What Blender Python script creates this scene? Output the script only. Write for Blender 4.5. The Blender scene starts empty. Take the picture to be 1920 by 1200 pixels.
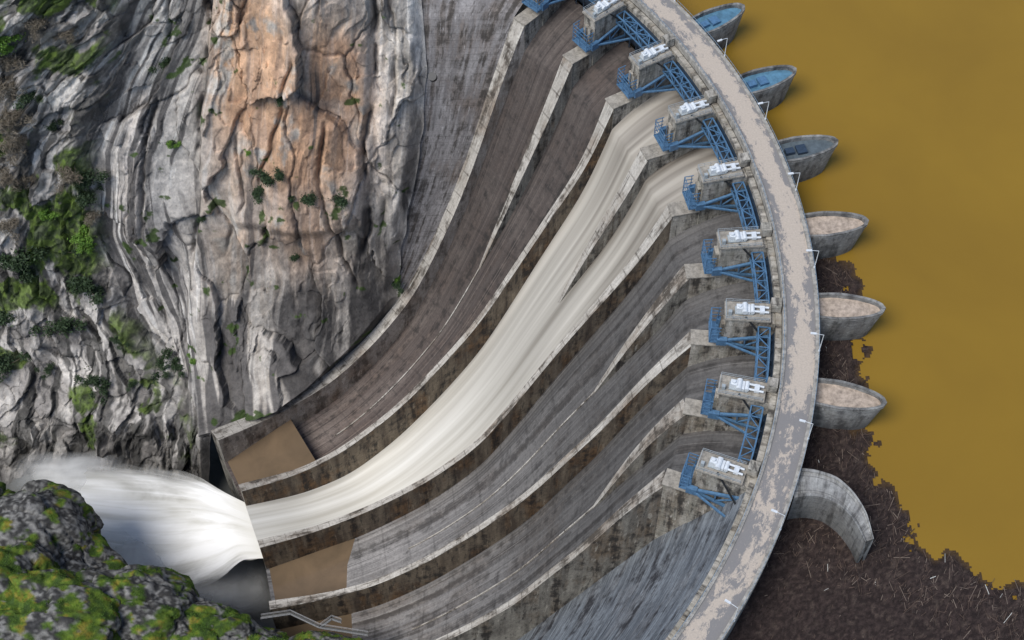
import bpy, numpy as np, math, random, bmesh
from mathutils import Vector
random.seed(3); rng=np.random.default_rng(5)
PITCH,LENS,H=math.radians(56),54.0,265.06
F=1920*LENS/36
C=np.array([-79.34,190.8])
def ray(p):
    p=np.asarray(p,float); x=(p[...,0]-960)/F; y=-(p[...,1]-600)/F
    return np.stack([x,math.cos(PITCH)+y*math.sin(PITCH),-math.sin(PITCH)+y*math.cos(PITCH)],-1)
def P(p,z):
    d=ray(p); t=(np.asarray(z,float)-H)/d[...,2]
    return np.stack([d[...,0]*t,d[...,1]*t,H+d[...,2]*t],-1)
def pol(R,a,z):
    a=np.radians(np.asarray(a,float)); R=np.asarray(R,float)
    return np.stack(np.broadcast_arrays(C[0]+R*np.cos(a),C[1]+R*np.sin(a),np.asarray(z,float)),-1)
# ---------- noise
def hsh(i,j,k,seed=0):
    n=(i*374761393+j*668265263+k*1274126177+seed*97463477)&0xffffffff
    n=((n^(n>>13))*1274126177)&0xffffffff
    n=n^(n>>16)
    return n/4294967295.0
def vn(x,y,z=0.0,seed=0):
    x,y,z=np.broadcast_arrays(np.asarray(x,float),np.asarray(y,float),np.asarray(z,float))
    i=np.floor(x).astype(np.int64);j=np.floor(y).astype(np.int64);k=np.floor(z).astype(np.int64)
    fx,fy,fz=x-i,y-j,z-k
    fx=fx*fx*(3-2*fx);fy=fy*fy*(3-2*fy);fz=fz*fz*(3-2*fz)
    r=0
    for a in (0,1):
        for b in (0,1):
            for c in (0,1):
                w=(fx if a else 1-fx)*(fy if b else 1-fy)*(fz if c else 1-fz)
                r=r+w*hsh(i+a,j+b,k+c,seed)
    return r
def fbm(x,y,z=0.0,o=4,seed=0):
    r=0;a=.5;s=1.
    for q in range(o):
        r=r+a*vn(np.asarray(x)*s+q*3.3,np.asarray(y)*s+q*1.7,np.asarray(z)*s,seed+q*7); a*=.5; s*=2.03
    return r/(1-.5**o)
def voro(x,y,seed=0,jit=.95):
    i=np.floor(x).astype(np.int64);j=np.floor(y).astype(np.int64)
    d1=np.full(x.shape,9.);d2=np.full(x.shape,9.);cx=np.zeros(x.shape);cy=np.zeros(x.shape);idv=np.zeros(x.shape);id2=np.zeros(x.shape)
    for a in (-1,0,1):
        for b in (-1,0,1):
            px=i+a+.5+jit*(hsh(i+a,j+b,i*0,seed)-.5); py=j+b+.5+jit*(hsh(i+a,j+b,i*0+1,seed)-.5)
            d=np.hypot(x-px,y-py); r=hsh(i+a,j+b,i*0+2,seed); r2=hsh(i+a,j+b,i*0+3,seed)
            n=d<d1
            d2=np.where(n,d1,np.minimum(d2,d)); d1=np.where(n,d,d1)
            cx=np.where(n,x-px,cx);cy=np.where(n,y-py,cy);idv=np.where(n,r,idv);id2=np.where(n,r2,id2)
    return d1,d2-d1,cx,cy,idv,id2
def sst(a,b,x):
    t=np.clip((np.asarray(x,float)-a)/(b-a),0,1); return t*t*(3-2*t)
# ---------- materials
def newmat(name):
    m=bpy.data.materials.new(name); m.use_nodes=True
    nt=m.node_tree; b=nt.nodes['Principled BSDF']; return m,nt,b
class N:
    def __init__(s,nt): s.nt=nt
    def n(s,t,**k):
        x=s.nt.nodes.new(t)
        for a,b in k.items(): setattr(x,a,b)
        return x
    def l(s,a,b): s.nt.links.new(a,b)
    def coord(s,kind='UV',scale=(1,1,1),loc=(0,0,0)):
        if kind=='Pos': o=s.n('ShaderNodeNewGeometry').outputs['Position']
        else: o=s.n('ShaderNodeTexCoord').outputs[kind]
        m=s.n('ShaderNodeMapping'); m.inputs['Scale'].default_value=scale; m.inputs['Location'].default_value=loc
        s.l(o,m.inputs[0]); return m.outputs[0]
    def noise(s,co,scale=1,detail=5,rough=.6,dist=0):
        x=s.n('ShaderNodeTexNoise'); x.inputs['Scale'].default_value=scale;x.inputs['Detail'].default_value=detail
        x.inputs['Roughness'].default_value=rough;x.inputs['Distortion'].default_value=dist; s.l(co,x.inputs['Vector']); return x.outputs['Fac']
    def ramp(s,f,a,b,ca=0.,cb=1.):
        x=s.n('ShaderNodeMapRange'); x.inputs[1].default_value=a;x.inputs[2].default_value=b;x.inputs[3].default_value=ca;x.inputs[4].default_value=cb
        s.l(f,x.inputs[0]); return x.outputs[0]
    def mix(s,f,a,b,mode='MIX'):
        x=s.n('ShaderNodeMix',data_type='RGBA',blend_type=mode)
        for i,v in ((0,f),(6,a),(7,b)):
            if isinstance(v,(int,float)): x.inputs[i].default_value=v
            elif isinstance(v,(tuple,list)): x.inputs[i].default_value=tuple(v)+(1,) if len(v)==3 else v
            else: s.l(v,x.inputs[i])
        return x.outputs[2]
    def math(s,op,a,b=0.):
        x=s.n('ShaderNodeMath',operation=op)
        for i,v in ((0,a),(1,b)):
            if isinstance(v,(int,float)): x.inputs[i].default_value=v
            else: s.l(v,x.inputs[i])
        return x.outputs[0]
    def bump(s,h,b,st=.3,d=.2):
        x=s.n('ShaderNodeBump'); x.inputs['Strength'].default_value=st;x.inputs['Distance'].default_value=d
        s.l(h,x.inputs['Height']); s.l(x.outputs[0],b.inputs['Normal'])
def concrete(name,ca,cb,dark,rust,ss,darkamt=.5,rustamt=.3,lines=2.0,axis=1,lineamt=.5,top=None,kind='UV',grad=None):
    cool=lambda c:(c[0]*.96,c[1]*.985,c[2]*1.04)
    ca,cb=cool(ca),cool(cb)
    m,nt,b=newmat(name); k=N(nt)
    sep=k.n('ShaderNodeSeparateXYZ'); k.l(k.coord(kind),sep.inputs[0])
    st=k.noise(k.coord(kind,(ss[0],ss[1],ss[0])),1,5,.6)
    st2=k.noise(k.coord(kind,(ss[0]*.6,ss[1]*.4,ss[0]),(7,3,1)),1,5,.65)
    st3=k.noise(k.coord(kind,(ss[0]*1.6,ss[1]*2.6,ss[0]),(2,8,1)),1,4,.65)
    big=k.noise(k.coord('Pos',(.07,.07,.07)),1,5,.6)
    mid=k.noise(k.coord('Pos',(.35,.35,.35)),1,6,.65)
    fine=k.noise(k.coord('Pos',(1.5,1.5,1.5)),1,6,.7)
    c=k.mix(k.ramp(k.math('ADD',k.math('MULTIPLY',st,.6),k.math('MULTIPLY',big,.4)),.42,.58),ca,cb)
    c=k.mix(k.math('MULTIPLY',k.ramp(k.math('ADD',k.math('MULTIPLY',big,.45),k.math('MULTIPLY',st2,.55)),.50,.60),rustamt),c,rust)
    c=k.mix(k.math('MULTIPLY',k.ramp(k.math('ADD',k.math('MULTIPLY',st2,.6),k.math('MULTIPLY',mid,.4)),.50,.59),darkamt),c,dark)
    c=k.mix(k.math('MULTIPLY',k.ramp(st3,.56,.64),darkamt*.75),c,dark)
    c=k.mix(k.math('MULTIPLY',k.ramp(st3,.40,.33),.55),c,tuple(min(.8,x*1.6) for x in ca))
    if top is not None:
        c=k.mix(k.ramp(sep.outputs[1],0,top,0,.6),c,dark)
    if grad is not None:
        c=k.mix(k.ramp(k.math('ADD',sep.outputs[0],k.math('MULTIPLY',st2,40.)),grad[0]+20,grad[1]+20,grad[2],0.),c,dark)
    c=k.mix(k.ramp(fine,.40,.72,.0,.4),c,dark)
    if lines:
        fr=k.math('FRACT',k.math('DIVIDE',sep.outputs[axis],lines))
        c=k.mix(k.math('MULTIPLY',k.math('LESS_THAN',fr,.07),k.math('MULTIPLY',k.ramp(mid,.3,.6),lineamt)),c,dark)
    k.l(c,b.inputs['Base Color']); b.inputs['Roughness'].default_value=.85
    b.inputs['Specular IOR Level'].default_value=.2
    k.bump(k.math('ADD',fine,k.math('MULTIPLY',mid,.5)),b,.4,.25)
    return m
def flat(name,c,rough=.6,var=.25,metal=0,sc=1.5):
    m,nt,b=newmat(name);k=N(nt)
    f=k.noise(k.coord('Pos',(sc,sc,sc)),1,5,.7)
    col=k.mix(k.ramp(f,.35,.7),c,tuple(x*(1-var) for x in c))
    k.l(col,b.inputs['Base Color']);b.inputs['Roughness'].default_value=rough;b.inputs['Metallic'].default_value=metal
    k.bump(f,b,.2,.05); return m
DK=(.026,.025,.025);RU=(.24,.13,.055)
M_top=concrete('concrete_wall_top',(.54,.50,.43),(.38,.345,.29),(.07,.06,.05),(.26,.18,.12),(.14,.9),.95,.45,3.0,0,.6)
M_face=concrete('concrete_wall_face',(.25,.20,.14),(.105,.08,.058),DK,RU,(.40,.05),.9,.65,2.4,1,.5)
M_faceg=concrete('concrete_wall_face_grey',(.34,.315,.26),(.165,.15,.125),DK,(.23,.15,.08),(.45,.06),.9,.45,2.4,1,.5)
M_faceA=concrete('training_wall_face',(.50,.44,.37),(.34,.29,.235),(.06,.05,.042),(.27,.17,.10),(.30,.07),.7,.5,2.4,1,.4)
M_flA=concrete('chute_floor_brown',(.235,.19,.16),(.135,.105,.09),DK,(.27,.20,.16),(.010,.8),.75,.4,7.0,0,.3,grad=(25,80,.55))
M_flC=concrete('chute_floor_grey',(.34,.32,.295),(.20,.188,.175),DK,(.25,.205,.17),(.010,.8),.65,.35,7.0,0,.25,grad=(20,75,.62))
M_pier=concrete('pier_concrete',(.46,.42,.35),(.27,.25,.20),DK,(.24,.16,.09),(.6,.10),.85,.4,2.0,1,.5)
M_dam=concrete('dam_face_concrete',(.27,.29,.30),(.12,.13,.14),(.03,.03,.035),(.45,.45,.45),(.07,.55),.95,.35,2.2,1,.6)
M_abut=concrete('abutment_concrete',(.38,.35,.325),(.22,.20,.185),(.05,.045,.04),(.26,.19,.14),(.30,.05),.85,.45,2.5,1,.5)
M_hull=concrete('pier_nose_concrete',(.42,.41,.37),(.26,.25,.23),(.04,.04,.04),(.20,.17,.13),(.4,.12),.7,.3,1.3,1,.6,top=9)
M_blue=flat('blue_painted_steel',(.085,.19,.33),.5,.45)
M_dsteel=flat('dark_blue_steel',(.03,.05,.08),.5,.4)
M_black=flat('black_steel',(.02,.022,.025),.5)
M_white=flat('white_painted_machinery',(.66,.70,.73),.4,.25)
M_rail=flat('grey_railing',(.34,.38,.40),.5,.2)
M_pad=flat('stained_slab',(.38,.35,.30),.9,.6,0,.9)
M_sand=flat('sandy_fill',(.50,.41,.33),.9,.6,0,.9)
M_bluefl=flat('blue_cover',(.10,.24,.36),.7,.5,0,.6)
M_darkfl=flat('dark_wet_floor',(.10,.13,.15),.7,.5,0,.6)
def roadmat():
    m,nt,b=newmat('worn_road_surface');k=N(nt)
    n1=k.noise(k.coord('UV',(.34,.6,1)),1,10,.80,.3); n2=k.noise(k.coord('UV',(.05,.14,1),(9,2,0)),1,3,.5)
    n3=k.noise(k.coord('Pos',(2.5,2.5,2.5)),1,5,.7)
    sep=k.n('ShaderNodeSeparateXYZ');k.l(k.coord('UV'),sep.inputs[0])
    ed=k.math('ABSOLUTE',k.math('SUBTRACT',sep.outputs[1],3.0))
    f=k.ramp(k.math('ADD',k.math('ADD',k.math('MULTIPLY',n1,.7),k.math('MULTIPLY',n2,.45)),k.math('MULTIPLY',ed,.035)),.61,.645)
    c=k.mix(k.ramp(n3,.3,.7),(.49,.42,.345),(.37,.32,.27))
    c=k.mix(k.math('MULTIPLY',f,.8),c,(.14,.145,.155))
    k.l(c,b.inputs['Base Color']);b.inputs['Roughness'].default_value=.9;k.bump(n3,b,.3,.05);return m
M_road=roadmat()
def rockmat(name,fs=1.):
    m,nt,b=newmat(name);k=N(nt)
    a=k.n('ShaderNodeVertexColor');a.layer_name='Col'
    f=k.noise(k.coord('Pos',(.5*fs,.5*fs,.32*fs)),1,10,.72,.2); g=k.noise(k.coord('Pos',(2.0*fs,2.0*fs,1.1*fs)),1,6,.72)
    c=k.mix(1.0,a.outputs[0],k.mix(k.ramp(f,.34,.66),(.64,.64,.65),(1.34,1.32,1.3)),'MULTIPLY')
    c=k.mix(k.ramp(g,.60,.68,0,.5),c,(.04,.037,.035))
    k.l(c,b.inputs['Base Color']);b.inputs['Roughness'].default_value=.9;b.inputs['Specular IOR Level'].default_value=.2
    k.bump(k.math('ADD',f,k.math('MULTIPLY',g,.3)),b,.7,1.0);return m
M_rock=rockmat('weathered_rock')
def watermat(name,c1,c2,rough,sc=(.05,.05,.05),bs=.06):
    m,nt,b=newmat(name);k=N(nt)
    f=k.noise(k.coord('Pos',sc),1,4,.6,.5)
    k.l(k.mix(k.ramp(f,.3,.7),c1,c2),b.inputs['Base Color']);b.inputs['Roughness'].default_value=rough
    b.inputs['Specular IOR Level'].default_value=.25
    k.bump(k.noise(k.coord('Pos',(.8,.8,.8)),1,4,.6),b,bs,.2);return m
M_res=watermat('ochre_water',(.245,.148,.018),(.205,.122,.016),.35,(.015,.015,.015))
M_pool=watermat('pool_water',(.19,.135,.085),(.125,.092,.06),.12,(.1,.1,.1),.15)
M_river=watermat('river_water',(.05,.055,.055),(.16,.16,.15),.25,(.08,.08,.08),.3)
def flowmat():
    m,nt,b=newmat('rushing_water');k=N(nt)
    s=k.noise(k.coord('UV',(.010,.55,1)),1,2.5,.5,.1); s2=k.noise(k.coord('UV',(.014,.17,1),(4,9,0)),1,2,.5,.2)
    sep=k.n('ShaderNodeSeparateXYZ');k.l(k.coord('UV'),sep.inputs[0])
    t=k.ramp(sep.outputs[0],0,70)
    hi=k.mix(t,(.42,.39,.34),(.76,.75,.70)); lo=k.mix(t,(.10,.085,.07),(.54,.52,.46))
    c=k.mix(k.ramp(k.math('ADD',k.math('MULTIPLY',s,.4),k.math('MULTIPLY',s2,.6)),.38,.60),lo,hi)
    k.l(c,b.inputs['Base Color']);b.inputs['Roughness'].default_value=.55;b.inputs['Specular IOR Level'].default_value=.25
    return m
M_flow=flowmat()
def jetmat():
    m,nt,b=newmat('white_spray');k=N(nt)
    s=k.noise(k.coord('UV',(1.0,11,1)),1,4,.5,.5); s2=k.noise(k.coord('UV',(2.2,5,1),(3,1,0)),1,5,.55,.6)
    sep=k.n('ShaderNodeSeparateXYZ');k.l(k.coord('UV'),sep.inputs[0])
    c=k.mix(k.ramp(k.math('ADD',k.math('MULTIPLY',s,.5),k.math('MULTIPLY',s2,.5)),.36,.56),(.56,.55,.50),(.88,.88,.87))
    c=k.mix(k.ramp(sep.outputs[0],0,.3,.9,0),c,(.66,.645,.59))
    k.l(c,b.inputs['Base Color']);b.inputs['Roughness'].default_value=.9;b.inputs['Specular IOR Level'].default_value=.05
    v=sep.outputs[1]; e=k.math('MULTIPLY',k.math('MULTIPLY',v,k.math('SUBTRACT',1.,v)),4.)
    u=sep.outputs[0]; eu=k.ramp(u,.93,1.0,1,0); st=k.ramp(u,0,.5,.9,.12)
    nn=k.math('SUBTRACT',k.math('ADD',k.math('MULTIPLY',s2,1.0),k.math('MULTIPLY',s,.5)),.80)
    al=k.math('MULTIPLY',k.ramp(k.math('ADD',k.math('ADD',e,nn),st),.08,.80),eu)
    k.l(al,b.inputs['Alpha']);return m
M_jet=jetmat()
def mistmat():
    m,nt,b=newmat('mist');k=N(nt)
    s=k.noise(k.coord('Pos',(.07,.07,.07)),1,5,.6,.5)
    sep=k.n('ShaderNodeSeparateXYZ');k.l(k.coord('UV'),sep.inputs[0])
    def hat(o): return k.math('MULTIPLY',k.math('MULTIPLY',o,k.math('SUBTRACT',1.,o)),4.)
    e=k.math('MULTIPLY',hat(sep.outputs[0]),hat(sep.outputs[1]))
    b.inputs['Base Color'].default_value=(.82,.83,.83,1);b.inputs['Roughness'].default_value=1;b.inputs['Specular IOR Level'].default_value=0
    k.l(k.math('MULTIPLY',k.ramp(k.math('MULTIPLY',e,k.math('ADD',s,.1)),.05,.7),.55),b.inputs['Alpha']);return m
M_mist=mistmat()
def leafmat(name,c1,c2):
    m,nt,b=newmat(name);k=N(nt)
    f=k.noise(k.coord('Pos',(1.3,1.3,1.3)),1,4,.7)
    k.l(k.mix(k.ramp(f,.35,.65),c1,c2),b.inputs['Base Color']);b.inputs['Roughness'].default_value=.7;return m
M_leaf=leafmat('dark_foliage',(.012,.028,.012),(.04,.075,.025)); M_leaf2=leafmat('bright_foliage',(.06,.15,.02),(.15,.27,.03))
M_dry=leafmat('dry_twigs',(.10,.085,.06),(.20,.17,.13)); M_grass=leafmat('grass_blades',(.05,.13,.015),(.14,.24,.03))
# ---------- mesh helpers
def link(o,parent=None):
    bpy.context.scene.collection.objects.link(o)
    if parent: o.parent=parent
    return o
def empty(name):
    return link(bpy.data.objects.new(name,None))
def grid(name,V,mat,UV=None,col=None,parent=None,smooth=True,mask=None):
    V=np.asarray(V,float); n,m=V.shape[:2]
    idx=np.arange(n*m).reshape(n,m)
    q=np.stack([idx[:-1,:-1],idx[1:,:-1],idx[1:,1:],idx[:-1,1:]],-1).reshape(-1,4)
    if mask is not None: q=q[mask[:-1,:-1].reshape(-1)]
    me=bpy.data.meshes.new(name); me.vertices.add(n*m); me.vertices.foreach_set('co',V.reshape(-1))
    me.loops.add(len(q)*4); me.loops.foreach_set('vertex_index',q.reshape(-1).astype(np.int32))
    me.polygons.add(len(q)); me.polygons.foreach_set('loop_start',np.arange(0,len(q)*4,4,dtype=np.int32))
    me.polygons.foreach_set('use_smooth',np.full(len(q),smooth))
    if UV is not None:
        uv=me.uv_layers.new(name='UVMap'); uv.data.foreach_set('uv',np.asarray(UV,float).reshape(-1,2)[q.reshape(-1)].reshape(-1))
    if col is not None:
        ca=me.color_attributes.new('Col','FLOAT_COLOR','POINT')
        ca.data.foreach_set('color',np.concatenate([np.clip(col,0,1).reshape(-1,3),np.ones((n*m,1))],1).reshape(-1))
    me.update(calc_edges=True); me.validate()
    me.materials.append(mat)
    return link(bpy.data.objects.new(name,me),parent)
class MB:
    def __init__(s): s.v=[];s.f=[];s.m=[]
    def hexa(s,p8,m=0):
        o=len(s.v); s.v+= [tuple(map(float,p)) for p in p8]
        for f in ((0,3,2,1),(4,5,6,7),(0,1,5,4),(1,2,6,5),(2,3,7,6),(3,0,4,7)): s.f.append(tuple(o+i for i in f)); s.m.append(m)
    def pbox(s,R0,R1,a,w,z0,z1,m=0,off=0,w2=None):
        a=math.radians(a); d=np.array([math.cos(a),math.sin(a)]);t=np.array([-d[1],d[0]]); w2=w if w2 is None else w2
        c=[C+d*R0+t*(off-w/2),C+d*R1+t*(off-w2/2),C+d*R1+t*(off+w2/2),C+d*R0+t*(off+w/2)]
        s.hexa([(x,y,z0) for x,y in c]+[(x,y,z1) for x,y in c],m)
    def beam(s,p,q,w=.3,h=None,m=0):
        p=Vector(p);q=Vector(q);h=h or w; d=(q-p).normalized(); up=Vector((0,0,1)) if abs(d.z)<.95 else Vector((1,0,0))
        a=d.cross(up).normalized()*w/2; b=a.cross(d).normalized()*h/2
        s.hexa([p-a-b,p+a-b,q+a-b,q-a-b,p-a+b,p+a+b,q+a+b,q-a+b],m)
    def cyl(s,p,q,r,n=12,m=0,r2=None):
        p=Vector(p);q=Vector(q);d=(q-p).normalized(); up=Vector((0,0,1)) if abs(d.z)<.95 else Vector((1,0,0))
        a=d.cross(up).normalized();b=a.cross(d);o=len(s.v);r2=r if r2 is None else r2
        for c,rr in ((p,r),(q,r2)):
            for i in range(n): t=2*math.pi*i/n; s.v.append(tuple(c+(a*math.cos(t)+b*math.sin(t))*rr))
        for i in range(n): j=(i+1)%n; s.f.append((o+i,o+j,o+n+j,o+n+i));s.m.append(m)
        s.f.append(tuple(o+i for i in range(n))[::-1]);s.m.append(m);s.f.append(tuple(o+n+i for i in range(n)));s.m.append(m)
    def build(s,name,mats,parent=None,uv=True):
        me=bpy.data.meshes.new(name);me.from_pydata(s.v,[],s.f);me.update()
        for m in mats: me.materials.append(m)
        me.polygons.foreach_set('material_index',s.m)
        if uv:
            u=me.uv_layers.new(name='UVMap')
            for p in me.polygons:
                n=p.normal
                for li in p.loop_indices:
                    c=me.vertices[me.loops[li].vertex_index].co
                    if abs(n.z)>.6: u.data[li].uv=(c.x,c.y)
                    else:
                        t=Vector((-n.y,n.x,0)).normalized(); u.data[li].uv=(c.dot(t),-c.z)
        return link(bpy.data.objects.new(name,me),parent)
dam=empty('concrete_dam')
PH=[46.6-8.45*k for k in range(9)]
# ---------- training walls: straight in plan, ogee in elevation
WP=[[(1000,20),(935,150),(885,310),(835,430),(775,550),(705,635),(625,710),(525,772),(405,820)],
[(1180,190),(1110,290),(1040,390),(960,510),(900,600),(820,690),(740,770),(640,845),(560,885),(450,915)],
[(1270,400),(1200,480),(1120,570),(1040,660),(960,760),(900,830),(800,900),(700,950),(600,990),(485,1020)],
[(1310,645),(1200,720),(1130,800),(1060,860),(1000,920),(900,990),(800,1050),(700,1095),(600,1120),(505,1135)]]
NS=120; SS=np.linspace(0,1,NS)
def smooth(y,n=9):
    for _ in range(3):
        e=np.concatenate([2*y[0]-y[n:0:-1],y,2*y[-1]-y[-2:-n-2:-1]])
        k=np.hanning(2*n+1);k/=k.sum(); y=np.convolve(e,k,'same')[n:-n]
    return y
walls=[]
for i,w in enumerate(WP):
    w=np.array(w,float); a=pol(118.5,PH[2*i],-12)[:2]; b=P(w[-1],-105.)[:2]
    d=b-a;L=np.hypot(*d);d/=L;n=np.array([-d[1],d[0]])
    r=ray(w);t=(n@a)/(r[:,:2]@n);X=r[:,:2]*t[:,None];z=H+r[:,2]*t;q=(X-a)@d
    q[0]=0;z[0]=-12
    zz=smooth(np.interp(SS*L,q,z),7); zz[0]=-12
    walls.append(dict(a=a,b=b,d=d,n=n,L=L,z=zz))
w3=walls[3]; a=pol(118.5,PH[8],-12)[:2]; b=w3['b']+(w3['b']-walls[2]['b'])*np.array([1,1.0]); d=b-a;L=np.hypot(*d);d/=L
walls.append(dict(a=a,b=b,d=d,n=np.array([-d[1],d[0]]),L=L,z=w3['z'].copy()))
HL=[([0,.3,.7,1],[9,10,11,12.5]),([0,.3,.7,1],[9,15,16,10]),([0,.3,.7,1],[9,12,12,13]),([0,.3,.7,1],[9,13,13,13])]
BOT=-142.
W0N=-2.4
for i,w in enumerate(walls):
    ctr=w['a'][None]+w['d'][None]*(SS*w['L'])[:,None]; ds=SS*w['L']
    th=(1.6+1.8*np.exp(-ds/9.))/2 + (0.4*sst(.8,1,SS)); tr=th+(1.6 if i==0 else 0)
    sl=np.concatenate([ctr+w['n']*th[:,None],w['z'][:,None]],1); sr=np.concatenate([ctr-w['n']*tr[:,None],w['z'][:,None]],1)
    uvt=np.stack([np.stack([ds,0*ds],1),np.stack([ds,0*ds+2],1)],1)+np.array([i*31,i*7])
    grid('wall_top',np.stack([sl,sr],1),M_top,uvt,parent=dam,smooth=False)
    for s_,mm in ((sr,M_faceg if i else M_abut),(sl,(M_faceA,M_face,M_face,M_face,M_faceg)[i])):
        lo=s_.copy(); lo[:,2]=BOT
        uv=np.stack([np.stack([ds+i*50,0*ds],1),np.stack([ds+i*50,s_[:,2]-BOT],1)],1)
        grid('wall_side',np.stack([s_,lo],1),mm,uv,parent=dam,smooth=False)
    e=np.array([[sl[-1],sr[-1]],[np.r_[sl[-1,:2],BOT],np.r_[sr[-1,:2],BOT]]])
    grid('wall_end',e,M_faceg,np.array([[(0,0),(2,0)],[(0,35),(2,35)]]),parent=dam,smooth=False)
# ---------- chute floors
def floor(j,lift=0.,nv=25,dip=True):
    A,B=walls[j],walls[j+1]; hh=np.interp(SS,*HL[j]); hh=smooth(hh,6)
    V=np.linspace(0,1,nv)
    pa=A['a'][None]+A['d'][None]*(SS*A['L'])[:,None]; pb=B['a'][None]+B['d'][None]*(SS*B['L'])[:,None]
    za=A['z']-hh; zb=B['z']-hh
    ruled=pa[:,None]*(1-V[None,:,None])+pb[:,None]*V[None,:,None]
    z=za[:,None]*(1-V)+zb[:,None]*V
    sag=pol(118.5,PH[2*j]+(PH[2*j+2]-PH[2*j])*V,0)[:,:2]-ruled[0]
    ruled=ruled+sag[None]*(1-sst(0,.3,SS))[:,None,None]
    if dip: z=z-2.2*np.sin(np.pi*np.clip((SS-.80)/.20,0,1))[:,None]
    G=np.concatenate([ruled,z[...,None]],2)
    g=np.linspace(0,1,20)[:-1]; Rg=135-16.5*g; zg=-14.0-7.0*g**2
    top=np.stack([pol(Rg[i],PH[2*j]+(PH[2*j+2]-PH[2*j])*V,zg[i]) for i in range(len(g))])
    G=np.concatenate([top,G],0)
    G[...,2]+=lift
    u=np.concatenate([-16.5+16.5*g,SS*A['L']])
    UV=np.stack(np.broadcast_arrays(u[:,None],(V*28)[None]),-1)
    return G,UV
FL=[]
for j in range(4):
    G,UV=floor(j,dip=(j!=1)); FL.append(G)
    grid('chute_floor',G,(M_flA,M_flC,M_flC,M_flC)[j],UV+np.array([0,40*j]),parent=dam)
    e=G[-1]; lo=e.copy(); lo[:,2]=BOT
    grid('bucket_end',np.stack([e,lo],1),M_faceg,np.stack([np.stack([np.linspace(0,12,len(e)),0*e[:,0]],1),np.stack([np.linspace(0,12,len(e)),0*e[:,0]+30],1)],1),parent=dam,smooth=False)
    if j!=1:
        lipz=G[-1,:,2].min()-.4
        pl=G[-(26 if j==0 else 31):-1].copy(); pl[...,2]=lipz
        grid('pool_water',pl,M_pool)
GB,UV=floor(1,1.5,nv=61,dip=False)
GB[...,2]+=.30*(fbm(UV[...,0]*.03,UV[...,1]*.25,0,2,3)-.5)*2
grid('rushing_water',GB,M_flow,UV)
# ---------- intermediate (splitter) walls
for k,n in ((1,30),(3,24),(5,22),(7,22)):
    j=k//2; G=FL[j]; mid=G[19:,12]
    pth=mid[:n].copy(); t=np.linspace(0,1,n)
    z=pth[:,2]+ (9.0*(1-t**1.6)+ (.2)) + (1.5*np.sin(np.pi*t))*(2 if k==3 else 1); z[0]=-12
    d=np.gradient(pth[:,:2],axis=0); d/=np.hypot(*d.T)[:,None]; nn=np.stack([-d[:,1],d[:,0]],1); th=(3.3*(1-t)**.8+.5)/2
    sl=np.concatenate([pth[:,:2]+nn*th[:,None],z[:,None]],1); sr=np.concatenate([pth[:,:2]-nn*th[:,None],z[:,None]],1)
    ds=t*n+k*17
    grid('splitter_top',np.stack([sl,sr],1),M_top,np.stack([np.stack([ds,0*ds],1),np.stack([ds,0*ds+2],1)],1),parent=dam,smooth=False)
    for s_ in (sl,sr):
        lo=s_.copy();lo[:,2]=pth[:,2]-3
        grid('splitter_side',np.stack([s_,lo],1),M_faceg,np.stack([np.stack([ds,0*ds],1),np.stack([ds,s_[:,2]-lo[:,2]],1)],1),parent=dam,smooth=False)
    if k!=3:
        r=mid[n-2:n+55]; mb=MB()
        for a_,b_ in zip(r[:-1],r[1:]): mb.beam(a_+[0,0,.1],b_+[0,0,.1],.3,.5)
        mb.build('floor_rib',[M_top],dam)
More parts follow.
